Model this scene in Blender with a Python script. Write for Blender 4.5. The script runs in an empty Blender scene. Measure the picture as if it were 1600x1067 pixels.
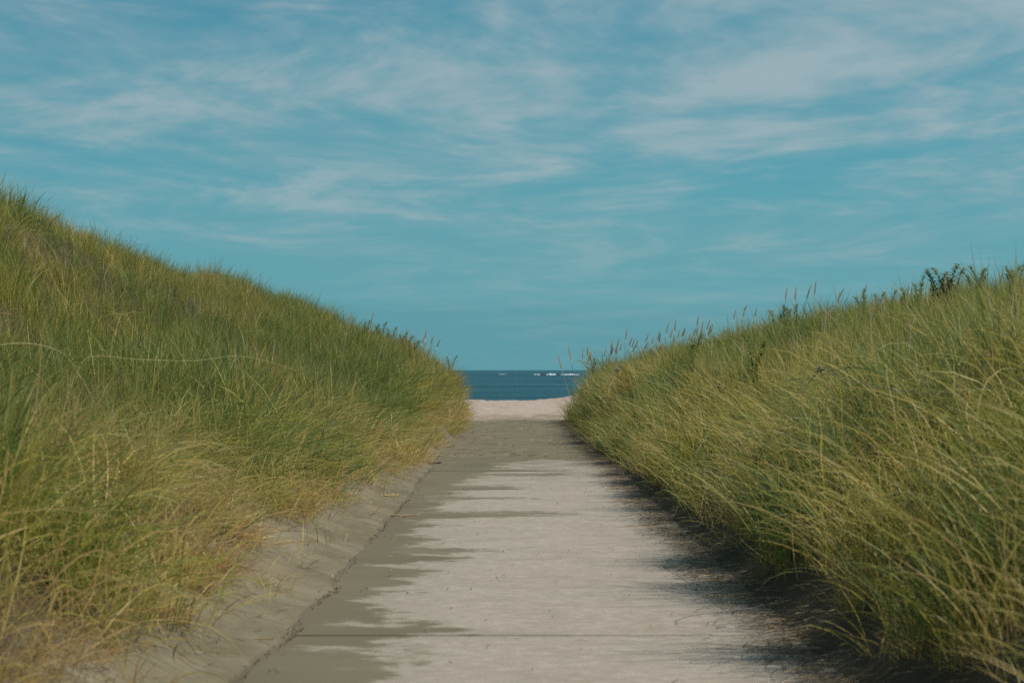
import bpy, math
import numpy as np

rng = np.random.default_rng(11)
sc = bpy.context.scene
COL = sc.collection

# ------------------------------------------------------------------ camera
EYE = 1.5
F = 3111.0                      # focal length in pixels of a 1600 px wide picture
cam = bpy.data.cameras.new('camera')
cam.lens = 70.0
cam.sensor_width = 36.0
cam.clip_start = 0.1
cam.clip_end = 60000.0
cam.dof.use_dof = True
cam.dof.focus_distance = 27.0
cam.dof.aperture_fstop = 4.0
camo = bpy.data.objects.new('camera', cam)
COL.objects.link(camo)
camo.location = (0, 0, EYE)
camo.rotation_euler = (math.radians(90 + 0.82), 0, 0)
sc.camera = camo

# ------------------------------------------------------------------ sky and sun
SUN_AZ, SUN_EL = 84.0, 51.0    # degrees clockwise from the view direction, above the horizon
world = bpy.data.worlds.new('World')
sc.world = world
world.use_nodes = True
wt = world.node_tree


def N(nt, typ, **kw):
    n = nt.nodes.new(typ)
    for k, v in kw.items():
        if k.startswith('i_'):
            key = k[2:]
            key = int(key) if key.isdigit() else key
            n.inputs[key].default_value = v
        else:
            setattr(n, k, v)
    return n


def math_node(nt, op, a, b=None, clamp=False):
    n = nt.nodes.new('ShaderNodeMath')
    n.operation = op
    n.use_clamp = clamp
    for i, v in enumerate((a, b)):
        if v is None:
            continue
        if isinstance(v, (int, float)):
            n.inputs[i].default_value = v
        else:
            nt.links.new(v, n.inputs[i])
    return n.outputs[0]


def ramp(nt, fac, stops, interp='LINEAR'):
    n = nt.nodes.new('ShaderNodeValToRGB')
    n.color_ramp.interpolation = interp
    el = n.color_ramp.elements
    while len(el) < len(stops):
        el.new(0.5)
    for e, (p, c) in zip(el, stops):
        e.position = p
        e.color = (c, c, c, 1) if isinstance(c, (int, float)) else (*c, 1)
    nt.links.new(fac, n.inputs[0])
    return n.outputs[0]


def mix(nt, fac, a, b, blend='MIX'):
    n = nt.nodes.new('ShaderNodeMix')
    n.data_type = 'RGBA'
    n.blend_type = blend
    n.clamp_factor = True
    for s, v in ((0, fac), (6, a), (7, b)):
        if isinstance(v, (int, float)):
            n.inputs[s].default_value = v
        elif isinstance(v, tuple):
            n.inputs[s].default_value = (*v, 1)
        else:
            nt.links.new(v, n.inputs[s])
    return n.outputs[2]


def noise(nt, vec, scale, detail=4.0, rough=0.55, dist=0.0, lac=2.0):
    n = N(nt, 'ShaderNodeTexNoise', i_Scale=scale, i_Detail=detail, i_Roughness=rough, i_Distortion=dist, i_Lacunarity=lac)
    if vec is not None:
        nt.links.new(vec, n.inputs['Vector'])
    return n.outputs[0]


def vmap(nt, vec, loc=(0, 0, 0), rot=(0, 0, 0), scale=(1, 1, 1)):
    n = N(nt, 'ShaderNodeMapping')
    n.inputs['Location'].default_value = loc
    n.inputs['Rotation'].default_value = rot
    n.inputs['Scale'].default_value = scale
    nt.links.new(vec, n.inputs[0])
    return n.outputs[0]


bg = wt.nodes['Background']
sky = N(wt, 'ShaderNodeTexSky', sky_type='NISHITA', sun_disc=False, altitude=0.0, air_density=0.8, dust_density=0.1, ozone_density=2.5)
SKY_TINT = (0.22, 0.92, 0.92)
MILK = (1.75, 4.6, 5.35)
CLOUD = (5.4, 6.4, 6.8)
sky.sun_elevation = math.radians(SUN_EL)
sky.sun_rotation = math.radians(SUN_AZ)
geo = N(wt, 'ShaderNodeTexCoord')
sep = N(wt, 'ShaderNodeSeparateXYZ')
wt.links.new(geo.outputs['Generated'], sep.inputs[0])
zc = math_node(wt, 'ADD', math_node(wt, 'MAXIMUM', sep.outputs[2], 0.0), 0.085)
comb = N(wt, 'ShaderNodeCombineXYZ')
wt.links.new(math_node(wt, 'DIVIDE', sep.outputs[0], zc), comb.inputs[0])
wt.links.new(math_node(wt, 'DIVIDE', sep.outputs[1], zc), comb.inputs[1])
P = comb.outputs[0]             # a flat cloud layer seen from below
warp = N(wt, 'ShaderNodeTexNoise', i_Scale=0.8, i_Detail=1.0)
wt.links.new(P, warp.inputs['Vector'])
PW = N(wt, 'ShaderNodeVectorMath', operation='MULTIPLY_ADD')
wt.links.new(warp.outputs['Color'], PW.inputs[0])
PW.inputs[1].default_value = (0.9, 0.9, 0.0)
wt.links.new(P, PW.inputs[2])
PW = PW.outputs[0]
c_big = noise(wt, vmap(wt, PW, (3.1, 1.7, 0.0), (0, 0, 0.25), (0.85, 0.60, 1)), 1.0, 1.0, 0.5)
c_mid = noise(wt, vmap(wt, PW, (8.4, 2.2, 0.0), (0, 0, 0.40), (2.5, 1.9, 1)), 1.0, 4.0, 0.60)
c_fine = noise(wt, vmap(wt, PW, (1.4, 5.2, 0.0), (0, 0, 0.5), (9.0, 8.0, 1)), 1.0, 3.0, 0.62)
dens = math_node(wt, 'ADD', math_node(wt, 'MULTIPLY', c_big, 0.34), math_node(wt, 'ADD', math_node(wt, 'MULTIPLY', c_mid, 0.50), math_node(wt, 'MULTIPLY', c_fine, 0.16)))
veil = ramp(wt, dens, [(0.42, 0.0), (0.49, 0.20), (0.545, 0.45), (0.62, 1.0)], 'B_SPLINE')
fade = ramp(wt, sep.outputs[2], [(0.0, 0.05), (0.05, 0.40), (0.09, 0.9), (0.14, 1.0)])
veil = math_node(wt, 'MULTIPLY', math_node(wt, 'MULTIPLY', veil, fade), 0.76)
# a thin milky layer, thicker towards the horizon, over the clear blue
milk_lo = ramp(wt, sep.outputs[2], [(0.0, 0.95), (0.06, 0.85), (0.2, 0.45), (0.6, 0.25)])
gaps = math_node(wt, 'MULTIPLY', ramp(wt, c_big, [(0.30, 0.55), (0.55, 0.0)]), ramp(wt, sep.outputs[2], [(0.06, 0.0), (0.14, 1.0)]))
milk = math_node(wt, 'MULTIPLY', milk_lo, math_node(wt, 'SUBTRACT', 1.0, gaps), True)
tint = mix(wt, 1.0, sky.outputs[0], SKY_TINT, 'MULTIPLY')
bank = ramp(wt, math_node(wt, 'ADD', sep.outputs[2], math_node(wt, 'MULTIPLY', c_big, 0.012)), [(0.012, 1.0), (0.036, 0.9), (0.043, 0.0)])
milkcol = mix(wt, bank, MILK, (1.5, 4.15, 4.95))
skycol = mix(wt, milk, tint, milkcol)
skycol = mix(wt, veil, skycol, CLOUD)
wt.links.new(skycol, bg.inputs[0])
bg.inputs[1].default_value = 0.069

sl = bpy.data.lights.new('sun', 'SUN')
sl.energy = 4.0
sl.angle = math.radians(0.55)
sl.color = (1.0, 0.93, 0.82)
so = bpy.data.objects.new('sun', sl)
COL.objects.link(so)
so.rotation_euler = (math.radians(90 - SUN_EL), 0, math.radians(180 - SUN_AZ))

sc.view_settings.view_transform = 'Standard'
sc.view_settings.look = 'None'
sc.view_settings.exposure = 0.12
sc.view_settings.gamma = 1.0
sc.view_settings.use_curve_mapping = False
sc.cycles.use_denoising = False
sc.cycles.debug_use_spatial_splits = True
world.cycles.sampling_method = 'NONE'
sc.cycles.max_bounces = 4
sc.cycles.diffuse_bounces = 2
sc.cycles.glossy_bounces = 2
sc.cycles.transmission_bounces = 4
sc.cycles.transparent_max_bounces = 4
sc.cycles.sample_clamp_indirect = 4.0


# ------------------------------------------------------------------ helpers
def vnoise(x, y, seed=0):
    """smooth value noise, about -1..1, unit lattice"""
    x = np.asarray(x, float); y = np.asarray(y, float)
    xi = np.floor(x).astype(np.int64); yi = np.floor(y).astype(np.int64)
    fx = x - xi; fy = y - yi
    fx = fx * fx * (3 - 2 * fx); fy = fy * fy * (3 - 2 * fy)

    def h(a, b):
        n = (a * 374761393 + b * 668265263 + seed * 1442695041) & 0xFFFFFFFF
        n = ((n ^ (n >> 13)) * 1274126177) & 0xFFFFFFFF
        n = (n ^ (n >> 16)) & 0xFFFFFFFF
        return n / 2147483648.0 - 1.0
    a = h(xi, yi); b = h(xi + 1, yi); c = h(xi, yi + 1); d = h(xi + 1, yi + 1)
    return (a * (1 - fx) + b * fx) * (1 - fy) + (c * (1 - fx) + d * fx) * fy


def fbm(x, y, seed=0, octv=3):
    r = 0.0; a = 1.0
    for k in range(octv):
        r = r + a * vnoise(x * 2 ** k, y * 2 ** k, seed + k * 17)
        a *= 0.5
    return r


def sstep(a, b, x):
    t = np.clip((np.asarray(x, float) - a) / (b - a), 0, 1)
    return t * t * (3 - 2 * t)


def link(o, parent=None):
    COL.objects.link(o)
    if parent is not None:
        o.parent = parent
    return o


def mesh_from(name, v, f, mat=None, smooth=True):
    me = bpy.data.meshes.new(name)
    me.from_pydata([tuple(map(float, p)) for p in v], [], [tuple(map(int, q)) for q in f])
    if mat:
        me.materials.append(mat)
    if smooth:
        me.polygons.foreach_set('use_smooth', [True] * len(me.polygons))
    me.update()
    return me


def tag(o, label=None, cat=None, group=None, kind=None):
    if label: o['label'] = label
    if cat: o['category'] = cat
    if group: o['group'] = group
    if kind: o['kind'] = kind
    return o


def fattr(me, name, vals, dom='POINT'):
    a = me.attributes.new(name, 'FLOAT', dom)
    a.data.foreach_set('value', np.asarray(vals, np.float32).ravel())


def newmat(name):
    m = bpy.data.materials.new(name)
    m.use_nodes = True
    nt = m.node_tree
    return m, nt, nt.nodes['Principled BSDF'], nt.nodes['Material Output']


def wpos(nt):
    return nt.nodes.new('ShaderNodeNewGeometry').outputs['Position']


def bump(nt, height, strength, dist, bsdf):
    b = N(nt, 'ShaderNodeBump', i_Strength=strength, i_Distance=dist)
    nt.links.new(height, b.inputs['Height'])
    nt.links.new(b.outputs[0], bsdf.inputs['Normal'])


# ------------------------------------------------------------------ terrain
LE_Y = np.array([0, 9, 13.5, 17, 22, 29, 40, 50, 60])
LE_X = np.array([1.68, 1.87, 1.92, 1.90, 1.81, 1.66, 1.50, 1.40, 1.36])      # foot of the grass on the left bank
RE_Y = np.array([0, 9, 20, 60])
RE_X = np.array([1.80, 1.80, 1.84, 1.80])
RG_X = np.array([1.98, 1.94, 1.80, 1.78])             # where its grass is rooted
LN_S = np.array([1.22, 1.55, 2.0, 2.4, 3.1, 4.2, 5.2, 6.0, 7.0, 8.0, 10, 14, 60])
LN_G = np.array([0.0, .09, .32, .62, .95, 1.28, 1.55, 2.35, 3.2, 3.7, 4.2, 4.5, 4.2])
LF_S = np.array([1.20, 1.36, 1.62, 2.0, 3.0, 3.86, 5, 6, 8, 10, 14, 60])
LF_G = np.array([0.0, .12, .74, 1.16, 1.55, 1.88, 2.45, 2.9, 3.3, 3.4, 3.4, 3.2])
R_S = np.array([1.6, 1.75, 2.1, 2.65, 3.3, 3.86, 5, 6, 8, 10, 14, 60])
R_G = np.array([0.0, .07, .45, .85, 1.12, 1.3, 1.62, 1.87, 2.2, 2.45, 2.7, 2.7])


RF_S = np.array([1.55, 1.68, 1.88, 2.15, 2.6, 3.3, 3.86, 5, 6, 8, 10, 14, 60])
RF_G = np.array([0.0, .08, .58, .88, 1.05, 1.2, 1.34, 1.62, 1.87, 2.2, 2.45, 2.7, 2.7])


def left_edge(y):
    return np.interp(y, LE_Y, LE_X) + 0.16 * vnoise(np.asarray(y) * 0.8, np.asarray(y) * 0 + 3.3, 5)


def right_edge(y):
    return np.interp(y, RE_Y, RE_X) + 0.12 * vnoise(np.asarray(y) * 0.9, np.asarray(y) * 0 + 8.3, 6)


def crack_x(y):
    y = np.asarray(y, float)
    return -1.24 + 0.07 * vnoise(y * 0.5, y * 0 + .5, 31) + 0.045 * vnoise(y * 1.7, y * 0 + .5, 32) + 0.02 * vnoise(y * 6, y * 0 + .5, 33)


def G(x, y):
    x = np.asarray(x, float); y = np.asarray(y, float)
    s = np.abs(x)
    w = sstep(31, 46, y)
    gl = np.interp(s, LN_S, LN_G) * (1 - w) + np.interp(s, LF_S, LF_G) * w
    gr = np.interp(s, R_S, R_G) * (1 - w) + np.interp(s, RF_S, RF_G) * w
    g = np.where(x < 0, np.maximum(gl, 0.012 * sstep(1.2, 1.3, s)), gr)
    lump = 0.16 * fbm(x * 0.55, y * 0.45, 3, 3) + 0.05 * vnoise(x * 2.0, y * 2.0, 9)
    g = g + lump * sstep(0.25, 1.0, g)
    g = g + 0.40 * np.exp(-((x + 6.5) / 1.8) ** 2 - ((y - 34.0) / 4.5) ** 2)
    # dunes end at the beach
    yend = np.where(x < 0, 61.0 + 0.25 * s, 58.5 + 0.1 * s)
    e = 1 - sstep(yend - 2.2, yend + 2.0 + 0.15 * s, y)
    g = g * e
    # path bed lies under the slabs, deep sand drift beyond the last slab
    bw = 0.004 + 0.7 * sstep(33, 38, y)
    bed = sstep(-bw, bw, x - crack_x(y)) * (1 - sstep(1.60, 1.64 + bw, x))
    drift = -0.011 + (0.024 + 0.012 * fbm(x * 0.7, y * 0.5, 12, 3)) * sstep(31.6, 35.2, y + 1.7 * fbm(x * 1.3, y * 0.5, 14, 3) - 0.6 * x)
    g = g + bed * (np.minimum(g, 0.0) + drift - g)
    ripple = 0.010 * fbm(x * 2.2, y * 1.6, 21, 3)
    g = g + ripple * (1 - 0.7 * bed) * (1 - sstep(0.8, 1.2, g))
    # crumbling edge between the bank and the slabs
    cx = crack_x(y)
    gap = np.exp(-((x - cx) / 0.022) ** 2) * (0.6 + 0.4 * vnoise(y * 1.7, y * 0 + 2.2, 41)) * sstep(40, 26, y)
    g = g - 0.035 * np.maximum(gap, 0)
    # beach: rises a little to its crest, then falls to the sea
    b = sstep(57, 64, y)
    beach = 0.02 + 0.05 * fbm(x * 0.35, y * 0.12, 51, 3) + 0.042 * fbm(x * 1.9, y * 0.9, 52, 3) + 0.42 * sstep(1.0, 5.0, x) * sstep(66, 92, y)
    g = g + b * beach
    g = g - 5.0 * sstep(0, 1, (y - 97.0 - 1.5 * vnoise(x * 0.3, x * 0 + .5, 53)) / 55.0)
    return g


def axis(breaks):
    out = []
    for a, b, st in breaks:
        out.append(np.arange(a, b, st))
    out.append(np.array([breaks[-1][1]]))
    return np.concatenate(out)


xs = axis([(-60, -14, 2.0), (-14, -4, .25), (-4, -1.5, .06), (-1.5, -1.0, .011), (-1.0, 4, .07), (4, 14, .25), (14, 60, 2.0)])
ys = axis([(-14, 4, .5), (4, 24, .07), (24, 40, .12), (40, 70, .2), (70, 100, .3), (100, 170, 1.5)])
X, Y = np.meshgrid(xs, ys)
Z = G(X, Y)
nx, ny = len(xs), len(ys)
ii = np.arange(nx * ny).reshape(ny, nx)
quads = np.stack([ii[:-1, :-1], ii[:-1, 1:], ii[1:, 1:], ii[1:, :-1]], -1).reshape(-1, 4)
me = bpy.data.meshes.new('ground')
me.vertices.add(nx * ny)
me.vertices.foreach_set('co', np.stack([X, Y, Z], -1).astype(np.float32).ravel())
me.loops.add(quads.size)
me.loops.foreach_set('vertex_index', quads.astype(np.int32).ravel())
me.polygons.add(len(quads))
me.polygons.foreach_set('loop_start', np.arange(0, quads.size, 4, dtype=np.int32))
me.polygons.foreach_set('use_smooth', np.ones(len(quads), bool))
me.update(calc_edges=True)
edge = np.where(X < 0, left_edge(Y), right_edge(Y))
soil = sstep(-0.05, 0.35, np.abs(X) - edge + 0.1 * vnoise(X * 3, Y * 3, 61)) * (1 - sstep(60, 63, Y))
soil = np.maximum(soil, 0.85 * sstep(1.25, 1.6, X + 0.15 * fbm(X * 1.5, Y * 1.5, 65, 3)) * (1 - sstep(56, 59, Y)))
beachm = sstep(56.5, 64.0, Y + 2.6 * fbm(X * 0.9, Y * 0.3, 62, 4))
gapm = np.exp(-((X - crack_x(Y)) / 0.028) ** 2) * sstep(40, 28, Y)
fattr(me, 'soil', soil)
fattr(me, 'beach', beachm)
fattr(me, 'humus', gapm)

m, nt, bs, out = newmat('sand')
p = wpos(nt)


def attr(nt, name, typ='GEOMETRY'):
    n = N(nt, 'ShaderNodeAttribute', attribute_name=name, attribute_type=typ)
    return n.outputs['Fac']


n1 = noise(nt, p, 0.9, 5, 0.6)
n2 = noise(nt, p, 14.0, 4, 0.65)
n3 = noise(nt, p, 160.0, 2, 0.6)
damp = ramp(nt, n1, [(0.3, (0.128, 0.113, 0.072)), (0.55, (0.162, 0.142, 0.094)), (0.75, (0.20, 0.174, 0.116))])
damp = mix(nt, math_node(nt, 'MULTIPLY', ramp(nt, n2, [(0.35, 1.0), (0.6, 0.0)]), 0.35), damp, (0.11, 0.097, 0.063))
n4 = noise(nt, p, 2.6, 5, 0.68)
damp = mix(nt, math_node(nt, 'MULTIPLY', ramp(nt, n4, [(0.45, 0.0), (0.68, 1.0)]), 0.65), damp, (0.245, 0.213, 0.155))
dry = ramp(nt, n2, [(0.3, (0.33, 0.255, 0.215)), (0.5, (0.40, 0.318, 0.27)), (0.7, (0.455, 0.365, 0.31))])
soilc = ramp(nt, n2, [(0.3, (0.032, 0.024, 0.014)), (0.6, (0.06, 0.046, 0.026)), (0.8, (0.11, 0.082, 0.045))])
c = mix(nt, attr(nt, 'beach'), damp, dry)
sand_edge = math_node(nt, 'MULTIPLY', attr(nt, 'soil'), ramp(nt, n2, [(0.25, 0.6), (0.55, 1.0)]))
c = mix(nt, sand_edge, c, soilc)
c = mix(nt, math_node(nt, 'MULTIPLY', attr(nt, 'humus'), 0.7), c, (0.06, 0.055, 0.04))
c = mix(nt, math_node(nt, 'MULTIPLY', ramp(nt, n3, [(0.3, 1.0), (0.45, 0.0)]), 0.3), c, (0.09, 0.075, 0.055))
nt.links.new(c, bs.inputs['Base Color'])
bs.inputs['Roughness'].default_value = 0.95
bs.inputs['Specular IOR Level'].default_value = 0.15
hb = math_node(nt, 'ADD', math_node(nt, 'MULTIPLY', n2, 0.8), math_node(nt, 'MULTIPLY', n3, 0.2))
bump(nt, hb, 0.7, 0.02, bs)
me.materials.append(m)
ground = link(bpy.data.objects.new('ground', me))
tag(ground, 'sandy dunes, banks and pale beach on both sides of the path', kind='structure')

# ------------------------------------------------------------------ concrete slabs of the path
m, nt, bs, out = newmat('concrete')
p = wpos(nt)
sx = N(nt, 'ShaderNodeSeparateXYZ')
nt.links.new(p, sx.inputs[0])
a1 = noise(nt, vmap(nt, p, (2.0, 0.3, 0)), 0.55, 2, 0.5)
a2 = noise(nt, vmap(nt, p, (0.0, 5.0, 0), (0, 0, 0), (1.0, 1.35, 1)), 1.5, 5, 0.62, 0.3)
a3 = noise(nt, p, 45.0, 3, 0.7)
a4 = noise(nt, p, 330.0, 2, 0.7)
# silt blown across from the left bank: its ragged border wanders about x = -0.8
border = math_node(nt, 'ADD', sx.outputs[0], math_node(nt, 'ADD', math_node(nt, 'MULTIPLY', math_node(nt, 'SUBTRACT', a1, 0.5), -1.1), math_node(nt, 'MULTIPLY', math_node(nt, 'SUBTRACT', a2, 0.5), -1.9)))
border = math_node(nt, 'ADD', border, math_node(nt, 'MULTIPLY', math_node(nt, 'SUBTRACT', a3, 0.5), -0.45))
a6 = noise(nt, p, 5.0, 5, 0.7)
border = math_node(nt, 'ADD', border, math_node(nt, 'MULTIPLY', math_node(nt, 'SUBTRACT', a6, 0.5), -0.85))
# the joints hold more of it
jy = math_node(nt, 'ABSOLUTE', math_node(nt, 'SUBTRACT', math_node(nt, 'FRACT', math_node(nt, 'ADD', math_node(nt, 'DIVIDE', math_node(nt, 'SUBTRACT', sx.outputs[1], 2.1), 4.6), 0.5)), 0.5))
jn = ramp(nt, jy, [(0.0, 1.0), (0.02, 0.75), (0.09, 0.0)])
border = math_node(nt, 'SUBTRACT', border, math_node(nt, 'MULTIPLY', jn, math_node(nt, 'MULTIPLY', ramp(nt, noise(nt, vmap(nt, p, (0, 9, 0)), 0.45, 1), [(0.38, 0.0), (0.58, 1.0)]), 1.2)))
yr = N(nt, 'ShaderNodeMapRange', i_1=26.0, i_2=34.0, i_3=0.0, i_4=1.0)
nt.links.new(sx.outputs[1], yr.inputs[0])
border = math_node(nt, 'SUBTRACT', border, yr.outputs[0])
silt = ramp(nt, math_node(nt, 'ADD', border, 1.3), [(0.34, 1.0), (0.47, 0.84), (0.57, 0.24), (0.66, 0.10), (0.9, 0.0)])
for (ex, ey, rx, ry) in ((-0.25, 20.75, 1.0, 0.5), (-0.55, 25.4, 0.8, 0.6), (-0.5, 23.3, 0.75, 0.35), (-0.75, 16.6, 0.7, 0.4), (0.3, 28.6, 0.9, 0.5)):   # separate drifts
    vd = N(nt, 'ShaderNodeVectorMath', operation='SUBTRACT')
    nt.links.new(p, vd.inputs[0]); vd.inputs[1].default_value = (ex, ey, 0)
    vs = N(nt, 'ShaderNodeVectorMath', operation='MULTIPLY')
    nt.links.new(vd.outputs[0], vs.inputs[0]); vs.inputs[1].default_value = (1 / rx, 1 / ry, 0)
    vl = N(nt, 'ShaderNodeVectorMath', operation='LENGTH')
    nt.links.new(vs.outputs[0], vl.inputs[0])
    dd = math_node(nt, 'ADD', vl.outputs['Value'], math_node(nt, 'ADD', math_node(nt, 'MULTIPLY', math_node(nt, 'SUBTRACT', a6, 0.5), 2.4), math_node(nt, 'MULTIPLY', math_node(nt, 'SUBTRACT', a2, 0.5), 1.6)))
    silt = math_node(nt, 'MAXIMUM', silt, ramp(nt, dd, [(0.62, 0.85), (0.80, 0.35), (1.0, 0.0)]))
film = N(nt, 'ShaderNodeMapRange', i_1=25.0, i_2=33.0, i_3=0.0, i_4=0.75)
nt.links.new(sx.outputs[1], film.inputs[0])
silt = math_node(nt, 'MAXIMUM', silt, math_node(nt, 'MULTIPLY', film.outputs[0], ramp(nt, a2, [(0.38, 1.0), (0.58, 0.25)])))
con = ramp(nt, a2, [(0.3, (0.30, 0.262, 0.217)), (0.5, (0.355, 0.312, 0.266)), (0.7, (0.395, 0.35, 0.30))])
con = mix(nt, math_node(nt, 'MULTIPLY', ramp(nt, a3, [(0.34, 1.0), (0.56, 0.0)]), 0.55), con, (0.245, 0.217, 0.175))
a5 = noise(nt, p, 9.0, 4, 0.65)
con = mix(nt, math_node(nt, 'MULTIPLY', ramp(nt, a5, [(0.36, 1.0), (0.56, 0.0)]), 0.45), con, (0.25, 0.222, 0.175))
con = mix(nt, math_node(nt, 'MULTIPLY', ramp(nt, a5, [(0.55, 0.0), (0.7, 1.0)]), 0.5), con, (0.45, 0.405, 0.355))
con = mix(nt, math_node(nt, 'MULTIPLY', ramp(nt, a4, [(0.28, 1.0), (0.42, 0.0)]), 0.6), con, (0.17, 0.15, 0.115))
con = mix(nt, math_node(nt, 'MULTIPLY', ramp(nt, a4, [(0.6, 0.0), (0.72, 1.0)]), 0.4), con, (0.56, 0.51, 0.45))
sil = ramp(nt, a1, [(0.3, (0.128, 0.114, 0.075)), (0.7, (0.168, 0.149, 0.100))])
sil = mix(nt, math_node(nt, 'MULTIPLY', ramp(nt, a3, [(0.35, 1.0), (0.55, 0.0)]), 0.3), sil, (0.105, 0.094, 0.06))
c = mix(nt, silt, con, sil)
# brown plant dirt along the right border
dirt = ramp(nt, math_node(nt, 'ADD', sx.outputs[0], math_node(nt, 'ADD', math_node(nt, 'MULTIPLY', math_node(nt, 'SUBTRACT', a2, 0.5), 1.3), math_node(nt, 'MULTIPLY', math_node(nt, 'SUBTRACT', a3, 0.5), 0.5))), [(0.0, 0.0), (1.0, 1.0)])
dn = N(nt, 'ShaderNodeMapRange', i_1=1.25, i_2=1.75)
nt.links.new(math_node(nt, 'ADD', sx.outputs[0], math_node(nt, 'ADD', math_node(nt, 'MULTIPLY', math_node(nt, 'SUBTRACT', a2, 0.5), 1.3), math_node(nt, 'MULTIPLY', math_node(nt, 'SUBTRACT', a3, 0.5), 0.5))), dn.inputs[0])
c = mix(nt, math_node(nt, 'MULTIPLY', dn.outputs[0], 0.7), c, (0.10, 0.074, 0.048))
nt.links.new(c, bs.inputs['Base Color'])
bs.inputs['Roughness'].default_value = 0.9
bs.inputs['Specular IOR Level'].default_value = 0.2
bump(nt, math_node(nt, 'ADD', math_node(nt, 'MULTIPLY', a4, 0.5), math_node(nt, 'MULTIPLY', a3, 0.5)), 0.5, 0.006, bs)
CONCRETE = m

path = link(bpy.data.objects.new('path', None))
tag(path, 'concrete slab path leading to the beach', kind='structure')
r_s = np.random.default_rng(4)
for k in range(7):
    y0, y1 = 2.1 + 4.6 * k + 0.005, 2.1 + 4.6 * (k + 1) - 0.005
    # outline with slightly uneven edges, chamfered top
    n_s, n_e = 14, 24
    pts = []
    for t in np.linspace(0, 1, n_s, endpoint=False): pts.append((-1.55 + 3.3 * t, y0 + 0.003 * vnoise(t * 9, k + .5, 71)))
    for t in np.linspace(0, 1, n_e, endpoint=False): pts.append((1.75, y0 + (y1 - y0) * t))
    for t in np.linspace(0, 1, n_s, endpoint=False): pts.append((1.75 - 3.3 * t, y1 + 0.003 * vnoise(t * 9, k + .5, 72)))
    for t in np.linspace(0, 1, n_e, endpoint=False):
        yy = y1 + (y0 - y1) * t
        pts.append((-1.55 + 0.02 * float(vnoise(yy * 3, .5, 73)), yy))
    pts = np.array(pts, float)
    ctr = np.array([0.25, (y0 + y1) / 2])
    tilt = r_s.normal(0, 0.0007, 2)
    dz = r_s.uniform(-0.002, 0.002)
    rings = []
    for ins, z in ((0, -0.12), (0, -0.007), (0.002, -0.003), (0.006, 0.0)):
        q = pts.copy()
        q += (ctr - pts) / np.linalg.norm(ctr - pts, axis=1, keepdims=True) * ins
        zz = z + dz + (q - ctr) @ tilt
        rings.append(np.column_stack([q, zz]))
    n = len(pts)
    v = np.concatenate(rings)
    f = []
    for r in range(3):
        for i in range(n):
            j = (i + 1) % n
            f.append((r * n + i, r * n + j, (r + 1) * n + j, (r + 1) * n + i))
    f.append(tuple(range(3 * n, 4 * n)))
    me = mesh_from('concrete_slab', v, f, CONCRETE, smooth=False)
    link(bpy.data.objects.new('concrete_slab', me), path)

# ------------------------------------------------------------------ sea
m, nt, bs, out = newmat('sea_water')
p = wpos(nt)
w1 = noise(nt, vmap(nt, p, (0, 0, 0), (0, 0, 0.05), (0.02, 0.075, 1)), 1.0, 5, 0.6, 0.4)
w2 = noise(nt, vmap(nt, p, (5, 3, 0), (0, 0, -0.08), (0.16, 0.5, 1)), 1.0, 5, 0.65)
sx = N(nt, 'ShaderNodeSeparateXYZ')
nt.links.new(p, sx.inputs[0])
w0 = noise(nt, vmap(nt, p, (1.3, 7, 0), (0, 0, 0.03), (0.0035, 0.016, 1)), 1.0, 3, 0.55)
deep = ramp(nt, math_node(nt, 'ADD', math_node(nt, 'MULTIPLY', w0, 0.45), math_node(nt, 'ADD', math_node(nt, 'MULTIPLY', w1, 0.35), math_node(nt, 'MULTIPLY', w2, 0.2))), [(0.40, (0.005, 0.042, 0.062)), (0.50, (0.012, 0.072, 0.098)), (0.60, (0.028, 0.115, 0.140))])
nt.links.new(deep, bs.inputs['Base Color'])
bs.inputs['Roughness'].default_value = 0.35
bs.inputs['Specular IOR Level'].default_value = 0.12
bs.inputs['IOR'].default_value = 1.33
bump(nt, math_node(nt, 'ADD', w1, math_node(nt, 'MULTIPLY', w2, 0.4)), 1.0, 3.0, bs)
SEA_Z = -3.0
sxs = np.concatenate([[-20000, -5000, -1500, -500], np.arange(-200, 201, 10.0), [500, 1500, 5000, 20000]])
sys_ = np.concatenate([np.arange(60, 800, 2.2), np.arange(800, 2600, 40), [3500, 6000, 12000, 40000]])
X, Y = np.meshgrid(sxs, sys_)
amp = 0.30 * (1 - sstep(700, 2400, Y)) * (np.abs(X) < 450)
Zs = SEA_Z + amp * (0.8 * fbm(X * 0.012, Y * 0.055, 81, 2) + 0.35 * np.sin(Y * 0.21 + 1.6 * vnoise(X * 0.012, Y * 0.01, 83)))
nx, ny = len(sxs), len(sys_)
ii = np.arange(nx * ny).reshape(ny, nx)
quads = np.stack([ii[:-1, :-1], ii[:-1, 1:], ii[1:, 1:], ii[1:, :-1]], -1).reshape(-1, 4)
me = mesh_from('sea', np.stack([X, Y, Zs], -1).reshape(-1, 3), quads, m)
tag(link(bpy.data.objects.new('sea', me)), 'dark teal sea between the two dunes', kind='structure')

# breakers over a far reef
m, nt, bs, out = newmat('sea_foam')
p = wpos(nt)
fo = noise(nt, p, 0.35, 5, 0.7)
nt.links.new(ramp(nt, fo, [(0.3, (0.55, 0.62, 0.64)), (0.6, (0.85, 0.87, 0.87))]), bs.inputs['Base Color'])
bs.inputs['Roughness'].default_value = 0.9
FOAM = m
m, nt, bs, out = newmat('wet_rock')
p = wpos(nt)
nt.links.new(ramp(nt, noise(nt, p, 0.6, 4), [(0.3, (0.02, 0.03, 0.035)), (0.7, (0.05, 0.06, 0.065))]), bs.inputs['Base Color'])
bs.inputs['Roughness'].default_value = 0.6
WROCK = m


def at(px, py, d):
    """a point at depth d that the photograph shows at (px, py)"""
    return np.array([(px - 800) / F * d, d, EYE + (578.5 - py) / F * d])


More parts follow.
